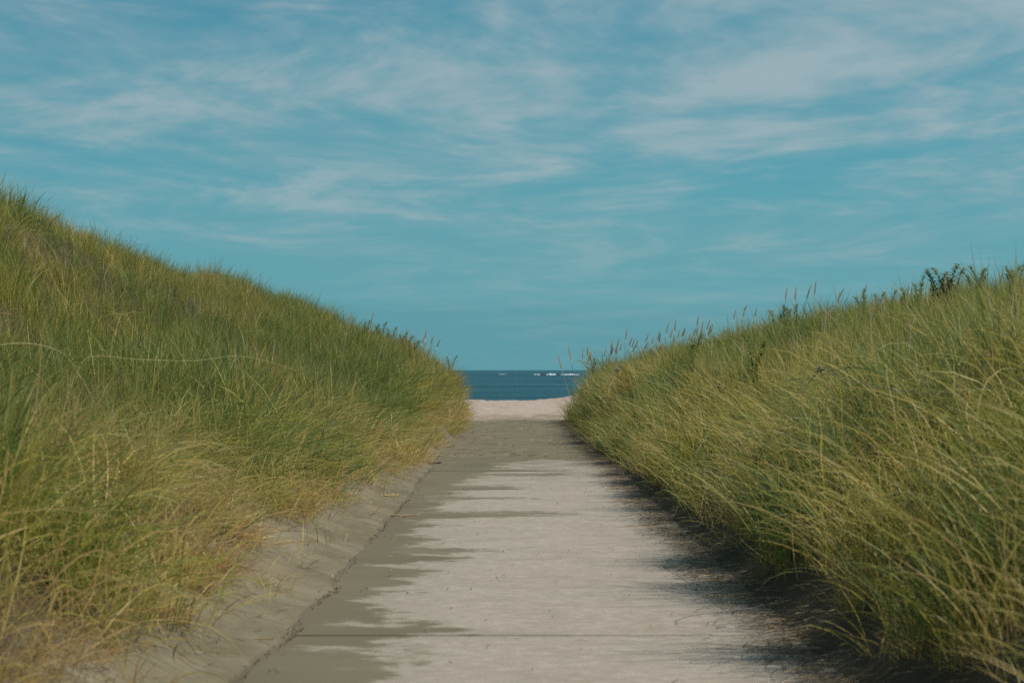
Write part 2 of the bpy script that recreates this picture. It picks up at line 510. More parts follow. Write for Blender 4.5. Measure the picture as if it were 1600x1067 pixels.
def foam_ridge(px0, px1, d, hmax, seed):
    n = 46
    x0, x1 = (px0 - 800) / F * d, (px1 - 800) / F * d
    t = np.linspace(0, 1, n)
    x = x0 + (x1 - x0) * t
    env = np.clip(np.sin(math.pi * t), 0, 1) ** 0.6
    h = hmax * env * (0.35 + 0.65 * np.abs(fbm(t * 13, t * 0 + seed, seed, 3)))
    yo = 4.0 * vnoise(t * 6, t * 0 + .5, seed + 3)
    v = []; f = []
    prof = [(-9, -0.5), (-4, 0.35), (-1, 0.9), (1, 1.0), (4, 0.55), (10, -0.5)]
    for i in range(n):
        for a, b in prof:
            v.append((x[i], d + yo[i] + a * env[i], SEA_Z + (h[i] * b if b > 0 else -0.6) + 0.05))
    k = len(prof)
    for i in range(n - 1):
        for j in range(k - 1):
            f.append((i * k + j, i * k + j + 1, (i + 1) * k + j + 1, (i + 1) * k + j))
    return mesh_from('breaking_wave', v, f, FOAM)


for (a, b, d, h, sd, lab) in ((853, 871, 1900, 1.3, 3, 'tall white breaker on the far reef, middle of the white streak'),
                              (833, 846, 1950, 0.6, 5, 'low white breaker at the seaward streak\'s left end'),
                              (874, 906, 1900, 0.8, 8, 'long white breaker running behind the grass of the right dune'),
                              (779, 792, 2100, 0.3, 12, 'faint small whitecap out in mid channel, left of the breakers')):
    o = link(bpy.data.objects.new('breaking_wave', foam_ridge(a, b, d, h, sd)))
    tag(o, lab, 'wave', 'white breakers far out at sea')


def rock_mesh(seed, sx_, sy_, sz_):
    import bmesh
    bm = bmesh.new()
    bmesh.ops.create_icosphere(bm, subdivisions=3, radius=1.0)
    for v_ in bm.verts:
        c_ = np.array(v_.co)
        k_ = 1 + 0.3 * float(fbm(c_[0] * 1.5 + seed, c_[1] * 1.5 + c_[2] * 2, seed, 3))
        v_.co = (c_[0] * sx_ * k_, c_[1] * sy_ * k_, c_[2] * sz_ * k_)
    me_ = bpy.data.meshes.new('reef_rock')
    bm.to_mesh(me_); bm.free()
    me_.materials.append(WROCK)
    return me_


for i, (px, w_, h_, lab) in enumerate(((849, 3.0, 0.9, 'dark wet reef rock just left of the tall breaker'), (872.5, 2.2, 0.8, 'dark wet reef rock between the tall and the long breaker'))):
    o = link(bpy.data.objects.new('reef_rock', rock_mesh(i + 2, w_, 3.0, h_)))
    o.location = ((px - 800) / F * 1885, 1885, SEA_Z + 0.2)
    tag(o, lab, 'rock')

# ------------------------------------------------------------------ grass
def blade_material(name):
    m, nt, bs, out = newmat(name)
    tone = attr(nt, 'tone')
    along = attr(nt, 'along')
    dryv = attr(nt, 'dryness', 'INSTANCER')
    hue = attr(nt, 'hue', 'INSTANCER')
    t = math_node(nt, 'ADD', math_node(nt, 'MULTIPLY', tone, 0.62), math_node(nt, 'SUBTRACT', dryv, 0.31))
    green = mix(nt, hue, (0.105, 0.195, 0.070), (0.205, 0.26, 0.040))
    ygreen = (0.46, 0.40, 0.085)
    straw = (0.66, 0.48, 0.21)
    brown = (0.34, 0.19, 0.085)
    n = N(nt, 'ShaderNodeMapRange', i_1=0.15, i_2=0.55)
    nt.links.new(t, n.inputs[0])
    c = mix(nt, n.outputs[0], green, ygreen)
    n = N(nt, 'ShaderNodeMapRange', i_1=0.58, i_2=0.82)
    nt.links.new(t, n.inputs[0])
    c = mix(nt, n.outputs[0], c, straw)
    n = N(nt, 'ShaderNodeMapRange', i_1=0.92, i_2=1.1)
    nt.links.new(t, n.inputs[0])
    c = mix(nt, n.outputs[0], c, brown)
    # pale sheath at the foot, yellowed tip
    c = mix(nt, ramp(nt, along, [(0.0, 0.65), (0.22, 0.0)]), c, (0.36, 0.27, 0.14))
    c = mix(nt, ramp(nt, along, [(0.72, 0.0), (1.0, 0.55)]), c, (0.45, 0.38, 0.17))
    nt.links.new(c, bs.inputs['Base Color'])
    bs.inputs['Roughness'].default_value = 0.5
    bs.inputs['Specular IOR Level'].default_value = 0.3
    tr = N(nt, 'ShaderNodeBsdfTranslucent')
    nt.links.new(c, tr.inputs[0])
    ms = N(nt, 'ShaderNodeMixShader', i_0=0.38)
    nt.links.new(bs.outputs[0], ms.inputs[1])
    nt.links.new(tr.outputs[0], ms.inputs[2])
    nt.links.new(ms.outputs[0], out.inputs[0])
    return m


BLADE = blade_material('grass_blade')


def tuft_mesh(name, seed, n, lmin, lmax, width, th0, th1, azsd, spread, tone_lo, tone_hi, seg=6, lean=0.0):
    """n ribbon blades; th0 / th1 ranges of the angle from upright at the foot and at the tip"""
    r = np.random.default_rng(seed)
    L = r.uniform(lmin, lmax, n) * (1 - 0.35 * (r.random(n) < 0.2))
    a0 = r.uniform(*th0, n); a1 = np.maximum(r.uniform(*th1, n), a0 + 0.05)
    az = r.normal(0, azsd, n) if azsd < 3 else r.uniform(0, 2 * math.pi, n)
    tw = r.normal(0, 0.9, n)
    bend = r.normal(0, 0.35, n)
    pw = r.uniform(1.0, 1.9, n)
    root = np.column_stack([r.normal(0, spread, n), r.normal(0, spread, n), np.full(n, -0.03)])
    tone = r.uniform(tone_lo, tone_hi, n) ** 1.15
    tone = np.where(r.random(n) < 0.13, r.uniform(0.95, 1.2, n), tone)
    w = width * r.uniform(0.7, 1.25, n)
    u = np.linspace(0, 1, seg + 1)
    V = []; Fc = []; al = []; tn = []
    pos = root.copy()
    for k in range(seg + 1):
        uu = u[k]
        th = a0 + (a1 - a0) * uu ** pw + lean
        ph = az + bend * uu
        d = np.column_stack([np.sin(th) * np.cos(ph), np.sin(th) * np.sin(ph), np.cos(th)])
        side = np.column_stack([-np.sin(ph), np.cos(ph), np.zeros(n)])
        nrm = np.cross(d, side)
        sd = side * np.cos(tw * (0.4 + uu))[:, None] + nrm * np.sin(tw * (0.4 + uu))[:, None]
        ww = w * (0.75 + 0.5 * uu if uu < 0.35 else 0.93 * (1 - ((uu - 0.35) / 0.65) ** 1.8) + 0.02)
        V.append(np.stack([pos - sd * ww[:, None] / 2, pos + sd * ww[:, None] / 2], 1))
        pos = pos + d * (L / seg)[:, None]
    V = np.stack(V, 1)                      # n, seg+1, 2, 3
    base = np.arange(n)[:, None] * (2 * (seg + 1)) + np.arange(seg)[None] * 2
    Fc = np.stack([base, base + 1, base + 3, base + 2], -1).reshape(-1, 4)
    me = bpy.data.meshes.new(name)
    vv = V.reshape(-1, 3)
    me.vertices.add(len(vv)); me.vertices.foreach_set('co', vv.astype(np.float32).ravel())
    me.loops.add(Fc.size); me.loops.foreach_set('vertex_index', Fc.astype(np.int32).ravel())
    me.polygons.add(len(Fc)); me.polygons.foreach_set('loop_start', np.arange(0, Fc.size, 4, dtype=np.int32))
    me.polygons.foreach_set('use_smooth', np.ones(len(Fc), bool))
    me.update(calc_edges=True)
    fattr(me, 'along', np.broadcast_to(np.repeat(u, 2)[None], (n, 2 * (seg + 1))))
    fattr(me, 'tone', np.broadcast_to(tone[:, None], (n, 2 * (seg + 1))))
    me.materials.append(BLADE)
    return me


# kinds of tuft: (first index, count)
tuft_col = bpy.data.collections.new('tuft_shapes')
KIND = {}


def add_kind(key, cnt, **kw):
    KIND[key] = (len(tuft_col.objects), cnt)
    for i in range(cnt):
        nm = 'tuft_%03d' % len(tuft_col.objects)
        o = bpy.data.objects.new(nm, tuft_mesh(nm, 1000 + 31 * len(tuft_col.objects), **kw))
        tuft_col.objects.link(o)


R = math.radians
add_kind('up_near', 5, n=26, lmin=.45, lmax=.9, width=.0068, th0=(0, R(26)), th1=(R(15), R(90)), azsd=1.5, spread=.07, tone_lo=0.0, tone_hi=1.0, seg=6)
add_kind('arch_near', 5, n=26, lmin=.5, lmax=1.0, width=.0068, th0=(R(5), R(45)), th1=(R(80), R(155)), azsd=1.0, spread=.08, tone_lo=0.0, tone_hi=1.0, seg=7)
add_kind('up_far', 5, n=26, lmin=.42, lmax=.85, width=.0098, th0=(0, R(26)), th1=(R(15), R(80)), azsd=1.5, spread=.10, tone_lo=0.0, tone_hi=1.0, seg=4)
add_kind('arch_far', 5, n=26, lmin=.45, lmax=.9, width=.0098, th0=(R(5), R(45)), th1=(R(75), R(145)), azsd=1.0, spread=.10, tone_lo=0.0, tone_hi=1.0, seg=5)
add_kind('dead', 4, n=36, lmin=.2, lmax=.55, width=.0065, th0=(R(15), R(70)), th1=(R(60), R(125)), azsd=1.0, spread=.10, tone_lo=.55, tone_hi=1.3, seg=4)
add_kind('mess', 4, n=20, lmin=.45, lmax=.9, width=.007, th0=(R(20), R(75)), th1=(R(60), R(140)), azsd=9, spread=.10, tone_lo=.1, tone_hi=1.1, seg=5)
add_kind('sprig', 4, n=5, lmin=.15, lmax=.5, width=.007, th0=(R(10), R(60)), th1=(R(60), R(130)), azsd=1.0, spread=.03, tone_lo=.2, tone_hi=1.2, seg=5)


def scatter(side, seed):
    r = np.random.default_rng(seed)
    rec = []
    # bands of depth, denser near the camera
    for (ya, yb, dens_) in ((4.5, 14, 35), (14, 26, 28), (26, 42, 21), (42, 66, 17)):
        smax = 9.5
        area = (yb - ya) * (smax - 1.2)
        # most tufts gather in clumps that fan outwards, the rest fill in
        nc = int(area * 2.6)
        cy = r.uniform(ya, yb, nc); cs = r.uniform(1.2, smax, nc)
        csz = r.uniform(0.55, 1.35, nc)
        cdry = r.normal(0, 0.15, nc); chue = r.normal(0, 0.32, nc)
        n1 = int(area * dens_ * 0.58)
        pick = r.integers(0, nc, n1)
        off = r.normal(0, 0.19, (n1, 2)) * csz[pick, None]
        n2 = int(area * dens_ * 0.46)
        y = np.concatenate([cy[pick] + off[:, 0], r.uniform(ya, yb, n2)])
        s = np.concatenate([cs[pick] + off[:, 1], r.uniform(1.2, smax, n2)])
        ox = np.concatenate([side * off[:, 1], np.zeros(n2)]); oy = np.concatenate([off[:, 0], np.zeros(n2)])
        c_dry = np.concatenate([cdry[pick], np.zeros(n2)]); c_hue = np.concatenate([chue[pick], np.zeros(n2)])
        c_sz = np.concatenate([0.78 + 0.28 * csz[pick], np.full(n2, 0.85)])
        n = n1 + n2
        x = side * s
        e = left_edge(y) if side < 0 else right_edge(y) + np.interp(y, RE_Y, RG_X - RE_X)
        t = s - e
        g = G(x, y)
        yend = 62.0 + 0.25 * s if side < 0 else 59.3 + 0.1 * s
        clump = fbm(x * 0.9, y * 0.9, 101 if side < 0 else 105, 3)
        keep = (t > -0.05 + 0.12 * clump) & (y < yend + 0.6 * clump) & (s < 0.32 * y + 2.6)
        keep &= r.random(n) < np.clip(0.92 + 0.30 * clump, 0.55, 1.0)
        # sparser right at the foot on the left
        if side < 0:
            keep &= (t > 0.25) | (r.random(n) < 0.9)
        x, y, s, t, g, clump, ox, oy, c_dry, c_hue, c_sz = (a[keep] for a in (x, y, s, t, g, clump, ox, oy, c_dry, c_hue, c_sz))
        n = len(x)
        near = (y + r.normal(0, 2.0, n)) < 19
        u = r.random(n)
        edge_w = 1 - sstep(0.35, 1.5, t)
        arch = u < (0.12 + 0.66 * edge_w) * (1 - 0.45 * sstep(40, 50, y))
        kind = np.where(arch, np.where(near, 1, 3), np.where(near, 0, 2))
        mess = r.random(n) < (0.14 + 0.10 * clump)
        kind = np.where(mess, 5, kind)
        if side < 0:
            dead = (t < 0.5) & (r.random(n) < 0.42 * (1 - sstep(0.0, 0.5, t)) + 0.12)
        else:
            dead = (t < 0.4) & (r.random(n) < 0.22)
        kind = np.where(dead, 4, kind)
        names = ['up_near', 'arch_near', 'up_far', 'arch_far', 'dead', 'mess']
        idx = np.zeros(n, int)
        for k, nm in enumerate(names):
            a, c_ = KIND[nm]
            idx = np.where(kind == k, a + r.integers(0, c_, n), idx)
        # azimuth of the lean: towards the path at the rim, with the wind further up
        toward = 0.0 if side < 0 else math.pi
        wind = 0.35 if side < 0 else 2.2
        swirl = 1.3 * fbm(x * 0.45 + 7, y * 0.45, 111, 2)
        az = np.where(arch | dead, toward + r.normal(0, 0.45, n) + 0.6 * swirl + (-0.25 if side < 0 else 0.25), wind + swirl + r.normal(0, 0.8, n))
        fan = np.hypot(ox, oy) > 0.12
        az = np.where(fan & ~dead & (r.random(n) < 0.55 * (1 - 0.6 * edge_w)), np.arctan2(oy, ox) + r.normal(0, 0.4, n), az)
        hs = 0.95 + 0.22 * fbm(x * 0.6 + 3, y * 0.6, 121, 2)
        scl = hs * r.uniform(0.8, 1.18, n) * c_sz
        scl = np.where(dead, r.uniform(0.7, 1.2, n), scl)
        scl *= np.where((t < 0.25) & (side < 0), 0.85, 1.0)
        if side > 0:
            scl *= 1 + 0.08 * (1 - sstep(11, 18, y)) * ~dead
        if side < 0:
            scl *= 1 - 0.25 * sstep(3.5, 6.0, s) * (y < 45)
        scl *= (0.72 if side > 0 else 0.85) + (0.28 if side > 0 else 0.15) * sstep(7.5, 10.5, y)
        tx = r.normal(0, 0.10, n); ty = r.normal(0, 0.10, n)
        # tufts on the steep rim stand a little out from the slope
        ty2 = np.where(side < 0, 1, -1) * 0.22 * edge_w
        d1 = fbm(x * 0.5 + 1.5, y * 0.5, 131, 3)
        dry = 0.22 + 0.24 * d1 + r.normal(0, 0.06, n) + 0.16 * edge_w + c_dry
        if side < 0:
            dry += 0.16 * sstep(4.5, 7.0, s) * (y < 50)
            dry += 0.22 * (1 - sstep(0.0, 0.5, t))
        hue = np.clip(0.45 + 0.45 * fbm(x * 0.35, y * 0.35 + 9, 141, 2) + r.normal(0, 0.12, n) + c_hue, 0, 1)
        rec.append(np.column_stack([x, y, g, tx, ty + ty2, az, scl, np.clip(dry, 0, 1), hue, idx]))
    if side < 0:    # sprigs on the open sand of the bank
        n = 150
        y = r.uniform(6, 45, n) ** 1.0
        t = -r.random(n) ** 1.6 * 0.45
        x = -(left_edge(y) + t)
        ok = x < crack_x(y) - 0.08
        x, y = x[ok], y[ok]
        n = len(x)
        a, c_ = KIND['sprig']
        rec.append(np.column_stack([x, y, G(x, y), r.normal(0, .2, n), r.normal(0.1, .2, n), r.normal(-0.3, 0.8, n), r.uniform(.5, 1.1, n), r.uniform(0.2, 1.0, n), r.random(n), a + r.integers(0, c_, n)]))
    return np.concatenate(rec)


def gn_tree():
    ng = bpy.data.node_groups.new('scatter_tufts', 'GeometryNodeTree')
    ng.interface.new_socket('Geometry', in_out='INPUT', socket_type='NodeSocketGeometry')
    ng.interface.new_socket('Geometry', in_out='OUTPUT', socket_type='NodeSocketGeometry')
    gi = ng.nodes.new('NodeGroupInput'); go = ng.nodes.new('NodeGroupOutput')
    m2p = ng.nodes.new('GeometryNodeMeshToPoints')
    ci = ng.nodes.new('GeometryNodeCollectionInfo')
    ci.inputs['Collection'].default_value = tuft_col
    ci.inputs['Separate Children'].default_value = True
    ci.inputs['Reset Children'].default_value = True
    iop = ng.nodes.new('GeometryNodeInstanceOnPoints')
    iop.inputs['Pick Instance'].default_value = True

    def na(name, typ):
        a = ng.nodes.new('GeometryNodeInputNamedAttribute')
        a.data_type = typ
        a.inputs['Name'].default_value = name
        return a.outputs['Attribute']
    e2r = ng.nodes.new('FunctionNodeEulerToRotation')
    ng.links.new(na('rot', 'FLOAT_VECTOR'), e2r.inputs[0])
    ng.links.new(gi.outputs[0], m2p.inputs['Mesh'])
    ng.links.new(m2p.outputs[0], iop.inputs['Points'])
    ng.links.new(ci.outputs[0], iop.inputs['Instance'])
    ng.links.new(na('shape', 'INT'), iop.inputs['Instance Index'])
    ng.links.new(e2r.outputs[0], iop.inputs['Rotation'])
    ng.links.new(na('size', 'FLOAT'), iop.inputs['Scale'])
    ng.links.new(iop.outputs[0], go.inputs[0])
    return ng


GN = gn_tree()


def grass_object(name, rec, label, cat):
    me = bpy.data.meshes.new(name)
    n = len(rec)
    me.vertices.add(n)
    me.vertices.foreach_set('co', rec[:, :3].astype(np.float32).ravel())
    a = me.attributes.new('rot', 'FLOAT_VECTOR', 'POINT')
    a.data.foreach_set('vector', rec[:, 3:6].astype(np.float32).ravel())
    fattr(me, 'size', rec[:, 6]); fattr(me, 'dryness', rec[:, 7]); fattr(me, 'hue', rec[:, 8])
    a = me.attributes.new('shape', 'INT', 'POINT')
    a.data.foreach_set('value', rec[:, 9].astype(np.int32))
    o = link(bpy.data.objects.new(name, me))
    md = o.modifiers.new('scatter', 'NODES')
    md.node_group = GN
    tag(o, label, cat, kind='stuff')
    return o


recL = scatter(-1, 5)
recR = scatter(1, 6)
grass_object('dune_grass', recL, 'thick marram grass covering the high dune left of the path', 'grass')
grass_object('dune_grass', recR, 'thick marram grass covering the lower dune right of the path', 'grass')
print('tufts', len(recL), len(recR))


# ------------------------------------------------------------------ plants and litter that stand out singly
def simple_mat(name, stops, scale=30.0, rough=0.7, trans=0.0):
    m, nt, bs, out = newmat(name)
    tc = nt.nodes.new('ShaderNodeTexCoord').outputs['Object']
    c = ramp(nt, noise(nt, tc, scale, 3, 0.6), stops)
    nt.links.new(c, bs.inputs['Base Color'])
    bs.inputs['Roughness'].default_value = rough
    bs.inputs['Specular IOR Level'].default_value = 0.25
    if trans:
        tr = N(nt, 'ShaderNodeBsdfTranslucent')
        nt.links.new(c, tr.inputs[0])
        ms = N(nt, 'ShaderNodeMixShader', i_0=trans)
        nt.links.new(bs.outputs[0], ms.inputs[1]); nt.links.new(tr.outputs[0], ms.inputs[2])
        nt.links.new(ms.outputs[0], out.inputs[0])
    return m


STEM = simple_mat('straw_stem', [(0.3, (0.46, 0.38, 0.18)), (0.7, (0.62, 0.51, 0.28))])
SEED = simple_mat('seed_spike', [(0.3, (0.66, 0.53, 0.39)), (0.7, (0.84, 0.70, 0.54))], 60, 0.9, 0.4)
GSTEM = simple_mat('green_stem', [(0.3, (0.10, 0.08, 0.04)), (0.7, (0.15, 0.13, 0.05))])
GLEAF = simple_mat('goldenrod_leaf', [(0.3, (0.16, 0.22, 0.06)), (0.7, (0.28, 0.33, 0.085))], 9, 0.55, 0.4)
GTOP = simple_mat('goldenrod_top', [(0.3, (0.13, 0.15, 0.04)), (0.7, (0.22, 0.21, 0.06))], 30, 0.7, 0.25)
DEADM = simple_mat('grey_dead_stem', [(0.3, (0.24, 0.20, 0.165)), (0.7, (0.40, 0.345, 0.29))], 20, 0.9)
TWIG = simple_mat('dark_twig', [(0.3, (0.035, 0.028, 0.022)), (0.7, (0.08, 0.062, 0.045))], 40, 0.9)
TAN = simple_mat('tan_straw', [(0.3, (0.42, 0.30, 0.15)), (0.7, (0.58, 0.44, 0.24))], 20, 0.8)


def tube(pts, radii, sides=5):
    pts = np.asarray(pts, float); n = len(pts)
    radii = np.broadcast_to(np.asarray(radii, float), (n,))
    tang = np.gradient(pts, axis=0)
    tang /= np.linalg.norm(tang, axis=1, keepdims=True) + 1e-9
    up = np.where(np.abs(tang[:, 2:3]) > 0.8, np.array([[1.0, 0, 0]]), np.array([[0, 0, 1.0]]))
    u = np.cross(tang, up); u /= np.linalg.norm(u, axis=1, keepdims=True)
    w = np.cross(tang, u)
    a = np.linspace(0, 2 * math.pi, sides, endpoint=False)
    V = pts[:, None] + radii[:, None, None] * (np.cos(a)[None, :, None] * u[:, None] + np.sin(a)[None, :, None] * w[:, None])
    Fq = []
    for i in range(n - 1):
        for j in range(sides):
            k = (j + 1) % sides
            Fq.append((i * sides + j, i * sides + k, (i + 1) * sides + k, (i + 1) * sides + j))
    Fq.append(tuple(range(sides)))
    Fq.append(tuple(range((n - 1) * sides, n * sides)))
    return V.reshape(-1, 3), Fq


def join(parts):
    V = []; Fq = []; o = 0
    for v, f in parts:
        V.append(np.asarray(v)); Fq += [tuple(i + o for i in q) for q in f]; o += len(v)
    return np.concatenate(V), Fq


def canopy(x, y):
    return G(x, y) + 0.66


def ray_to_crest(px):
    d = np.linspace(8, 62, 800)
    x = (px - 800) / F * d
    e = np.where(x < 0, left_edge(d), right_edge(d))
    h = np.where((np.abs(x) > e + 0.1) & (d < np.where(x < 0, 61.0, 58.0)), (canopy(x, d) - EYE) / d, -9)
    return float(d[np.argmax(h)]) if h.max() > -9 else 58.0


def ray_to_canopy(px, py):
    d = np.linspace(7, 61, 1200)
    x = (px - 800) / F * d
    z = EYE + (578.5 - py) / F * d
    e = np.where(x < 0, left_edge(d), right_edge(d))
    hit = (canopy(x, d) > z) & (np.abs(x) > e + 0.05)
    return float(d[np.argmax(hit)]) if hit.any() else ray_to_crest(px)


def ordinal(n):
    ones = ['', 'first', 'second', 'third', 'fourth', 'fifth', 'sixth', 'seventh', 'eighth', 'ninth', 'tenth', 'eleventh', 'twelfth', 'thirteenth', 'fourteenth',
            'fifteenth', 'sixteenth', 'seventeenth', 'eighteenth', 'nineteenth']
    if n < 20: return ones[n]
    tens = {2: ('twentieth', 'twenty'), 3: ('thirtieth', 'thirty'), 4: ('fortieth', 'forty'), 5: ('fiftieth', 'fifty'), 6: ('sixtieth', 'sixty'), 7: ('seventieth', 'seventy')}[n // 10]
    return tens[0] if n % 10 == 0 else tens[1] + '-' + ones[n % 10]


# ---- flowering stalks of the beach grass: five shapes of unit height 1, head in the top quarter
def stalk_meshes(seed):
    r = np.random.default_rng(seed)
    t = np.linspace(0, 1, 9)
    bx = r.uniform(0.03, 0.12); by = r.uniform(-0.04, 0.04)
    pts = np.column_stack([bx * t ** 2, by * t ** 2, t])
    cut = 0.77
    st = np.column_stack([np.interp(np.linspace(0, cut + 0.01, 8), t, pts[:, k]) for k in range(3)])
    v, f = tube(st, np.linspace(0.0032, 0.0022, 8), 5)
    stem = mesh_from('stem', v, f, STEM)
    hu = np.linspace(cut, 1.0, 9)
    hp = np.column_stack([np.interp(hu, t, pts[:, k]) for k in range(3)])
    hr = 0.0075 * np.array([.35, .8, 1, 1.05, 1, .9, .75, .5, .12])
    parts = [tube(hp, hr, 6)]
    for _ in range(70):                                # spikelets standing off the spike
        u = r.random(); p0 = np.array([np.interp(cut + u * (1 - cut), t, pts[:, k]) for k in range(3)])
        a = r.uniform(0, 6.283); rad = 0.0065 * (1 - 0.6 * u)
        d = np.array([math.cos(a), math.sin(a), 0]); sd = np.array([-d[1], d[0], 0]) * 0.0022
        q0 = p0 + d * rad * .6
        q1 = p0 + d * (rad + 0.0065) + np.array([0, 0, 0.016])
        parts.append((np.array([q0 - sd, q0 + sd, q1]), [(0, 1, 2)]))
    v, f = join(parts)
    head = mesh_from('seed_head', v, f, SEED, smooth=False)
    return stem, head


STALKS = [stalk_meshes(300 + i) for i in range(5)]
r_p = np.random.default_rng(77)


def stalk(px, ytop, ybase, lean, label, group):
    """ybase None: on the crest; otherwise where the stalk comes out of the grass"""
    d = ray_to_crest(px) - 0.4 if ybase is None else ray_to_canopy(px, ybase)
    x = (px - 800) / F * d
    if ybase is None and x > 0: x = max(x, float(right_edge(d)) + 0.12)
    z0 = float(G(x, d))
    top = 0.05 + EYE + (578.5 - ytop) / F * d
    H = float(np.clip(top - z0, 0.75, 1.75)) / max(math.cos(lean), 0.7)
    o = link(bpy.data.objects.new('seed_stalk', None))
    o.location = (x, d, z0)
    thick = np.clip(d / 22.0, 1.0, 2.5)
    o.rotation_euler = (r_p.normal(0, 0.05), lean, r_p.normal(0, 0.15) + (math.pi if lean < 0 else 0) * 0)
    o.scale = (thick, thick, H)
    st, hd = STALKS[r_p.integers(0, 5)]
    link(bpy.data.objects.new('stem', st), o)
    link(bpy.data.objects.new('seed_head', hd), o)
    tag(o, label, 'seed stalk', group)


crest = [(899, 542, -.35), (910, 540, -.3), (916, 548, -.22), (922, 545, -.2), (939, 548, -.05), (946, 545, .02), (952, 534, -.06), (960, 531, -.03), (973, 528, .03), (979, 517, -.15),
         (988, 533, 0), (999, 536, .04), (1003, 523, -.03), (1011, 527, .02), (1021, 519, .05), (1036, 505, -.02), (1040, 516, .02), (1050, 503, .0), (1054, 514, .05), (1063, 515, -.04),
         (1068, 522, .03), (1075, 514, .02), (1086, 496, -.05), (1095, 501, .03), (1107, 509, 0), (1139, 485, .02), (1151, 478, .05), (1160, 482, -.03), (1172, 482, .02), (1193, 488, 0),
         (1224, 451, -.04), (1238, 452, 0), (1248, 448, .06), (1270, 443, -.02), (1287, 451, .2), (1310, 461, -.1), (1329, 446, .22), (1452, 448, -.12), (1478, 432, -.12), (1554, 425, .03), (1596, 384, 0)]
r_c = np.random.default_rng(15)
for _ in range(24):
    q = float(r_c.uniform(906, 1118))
    crest.append((q, float(np.interp(q, [900, 1000, 1100, 1200], [549, 533, 509, 490]) + r_c.uniform(-5, 13)), float(r_c.normal(-.02, .09))))
crest.sort()
for i, (px, yt, ln) in enumerate(crest):
    stalk(px, yt, None, ln, ordinal(i + 1) + ' tan seed stalk on the right dune\'s skyline, counting from the sea', 'seed stalks on the right dune skyline')
inner = [(1114, 533, 557, -.08), (1161, 536, 560, -.1), (1231, 519, 574, .0), (1280, 490, 517, -.05), (1286, 492, 526, -.04), (1298, 482, 518, -.08), (1303, 496, 520, 0), (1351, 477, 517, .04),
         (1381, 469, 500, -.06), (1420, 452, 486, -.1), (1421, 512, 548, -.06)]
for i, (px, yt, yb, ln) in enumerate(inner):
    stalk(px, yt, yb, ln, ordinal(i + 1) + ' straw seed stalk within the grass of the right dune, counting from the sea', 'seed stalks within the right dune grass')
stalk(525, 490, 569, .07, 'tall thick pale seed stalk, the most visible on the left dune', 'seed stalks on the left dune')
stalk(566, 488, 553, .06, 'tall thin seed stalk beside the leafy plants on the left dune', 'seed stalks on the left dune')
stalk(581, 545, 586, .03, 'short green straw stalk in front of the leafy plants, left dune', 'seed stalks on the left dune')
stalk(422, 538, 566, -.02, 'pale seed stalk in mid slope grass, farthest left on the left dune', 'seed stalks on the left dune')
for i, (px, yt, ln) in enumerate([(655, 527, -.05), (660, 517, 0), (666, 528, .03), (671, 531, .08)]):
    stalk(px, yt, None, ln, ordinal(i + 1) + ' pink tan seed stalk in the small bunch on the left skyline', 'bunch of seed stalks on the left skyline')


# ---- goldenrod: upright leafy stems, not yet in flower
def goldenrod_meshes(seed):
    r = np.random.default_rng(seed)
    t = np.linspace(0, 1, 10)
    stems = []; parts = []; sprays = []
    for q_ in range(3):                                # a few stems from one root
        hh = (1.0, r.uniform(.8, .95), r.uniform(.7, .9))[q_]
        nod = r.uniform(0.03, 0.14); na_ = r.uniform(-.8, .8) if q_ == 0 else r.uniform(0, 6.283)
        sp = (0.0, .07, .07)[q_]
        pts = np.column_stack([(nod * t ** 4 + sp * t) * math.cos(na_), (nod * t ** 4 + sp * t) * math.sin(na_), hh * (t - 0.3 * nod * t ** 6)])
        stems.append(tube(pts, np.linspace(0.006, 0.002, 10), 5))
        nl = 60
        for i in range(nl):
            u = 0.30 + 0.69 * (i / nl) ** 0.8
            p0 = np.array([np.interp(u, t, pts[:, k]) for k in range(3)])
            a = i * 2.39996 + r.normal(0, .25)
            L = (0.10 - 0.035 * max(0, (u - 0.6) / 0.4)) * r.uniform(.75, 1.2)
            W = 0.0105 * r.uniform(.8, 1.2)
            el = r.uniform(0.25, 0.95); drp = r.uniform(0.5, 1.3)
            h = np.array([math.cos(a), math.sin(a), 0]); sd = np.array([-h[1], h[0], 0])
            row = []
            p = p0.copy()
            for k, ww in enumerate((.3, 1.0, .75, .08)):
                fold = np.array([0, 0, 0.25 * W * ww])
                row += [p - sd * W * ww + fold, p, p + sd * W * ww + fold]
                e2 = el - drp * k / 3
                p = p + (h * math.cos(e2) + np.array([0, 0, math.sin(e2)])) * L / 3
            fq = []
            for k in range(3):
                b = k * 3
                fq += [(b, b + 1, b + 4, b + 3), (b + 1, b + 2, b + 5, b + 4)]
            parts.append((np.array(row), fq))
        tops = []
        for i in range(10):                            # young flowering sprays at the tip
            u = r.uniform(.88, 1.0)
            p0 = np.array([np.interp(u, t, pts[:, k]) for k in range(3)])
            a = r.uniform(0, 6.283); h = np.array([math.cos(a), math.sin(a), 0])
            L = r.uniform(.02, .05)
            q = np.array([p0, p0 + h * L * .6 + np.array([0, 0, L * .5]), p0 + h * L + np.array([0, 0, L * .45])])
            tops.append(tube(q, [.0025, .0035, .001], 4))
        v, f = join(tops)
        sprays.append(mesh_from('flower_spray', v, f, GTOP))
    v, f = join(stems)
    stem = mesh_from('stem', v, f, GSTEM)
    v, f = join(parts)
    leaves = mesh_from('leaves', v, f, GLEAF, smooth=False)
    return [('stem', stem), ('leaves', leaves)] + [('flower_spray', m_) for m_ in sprays]


ROD = [goldenrod_meshes(500 + i) for i in range(4)]


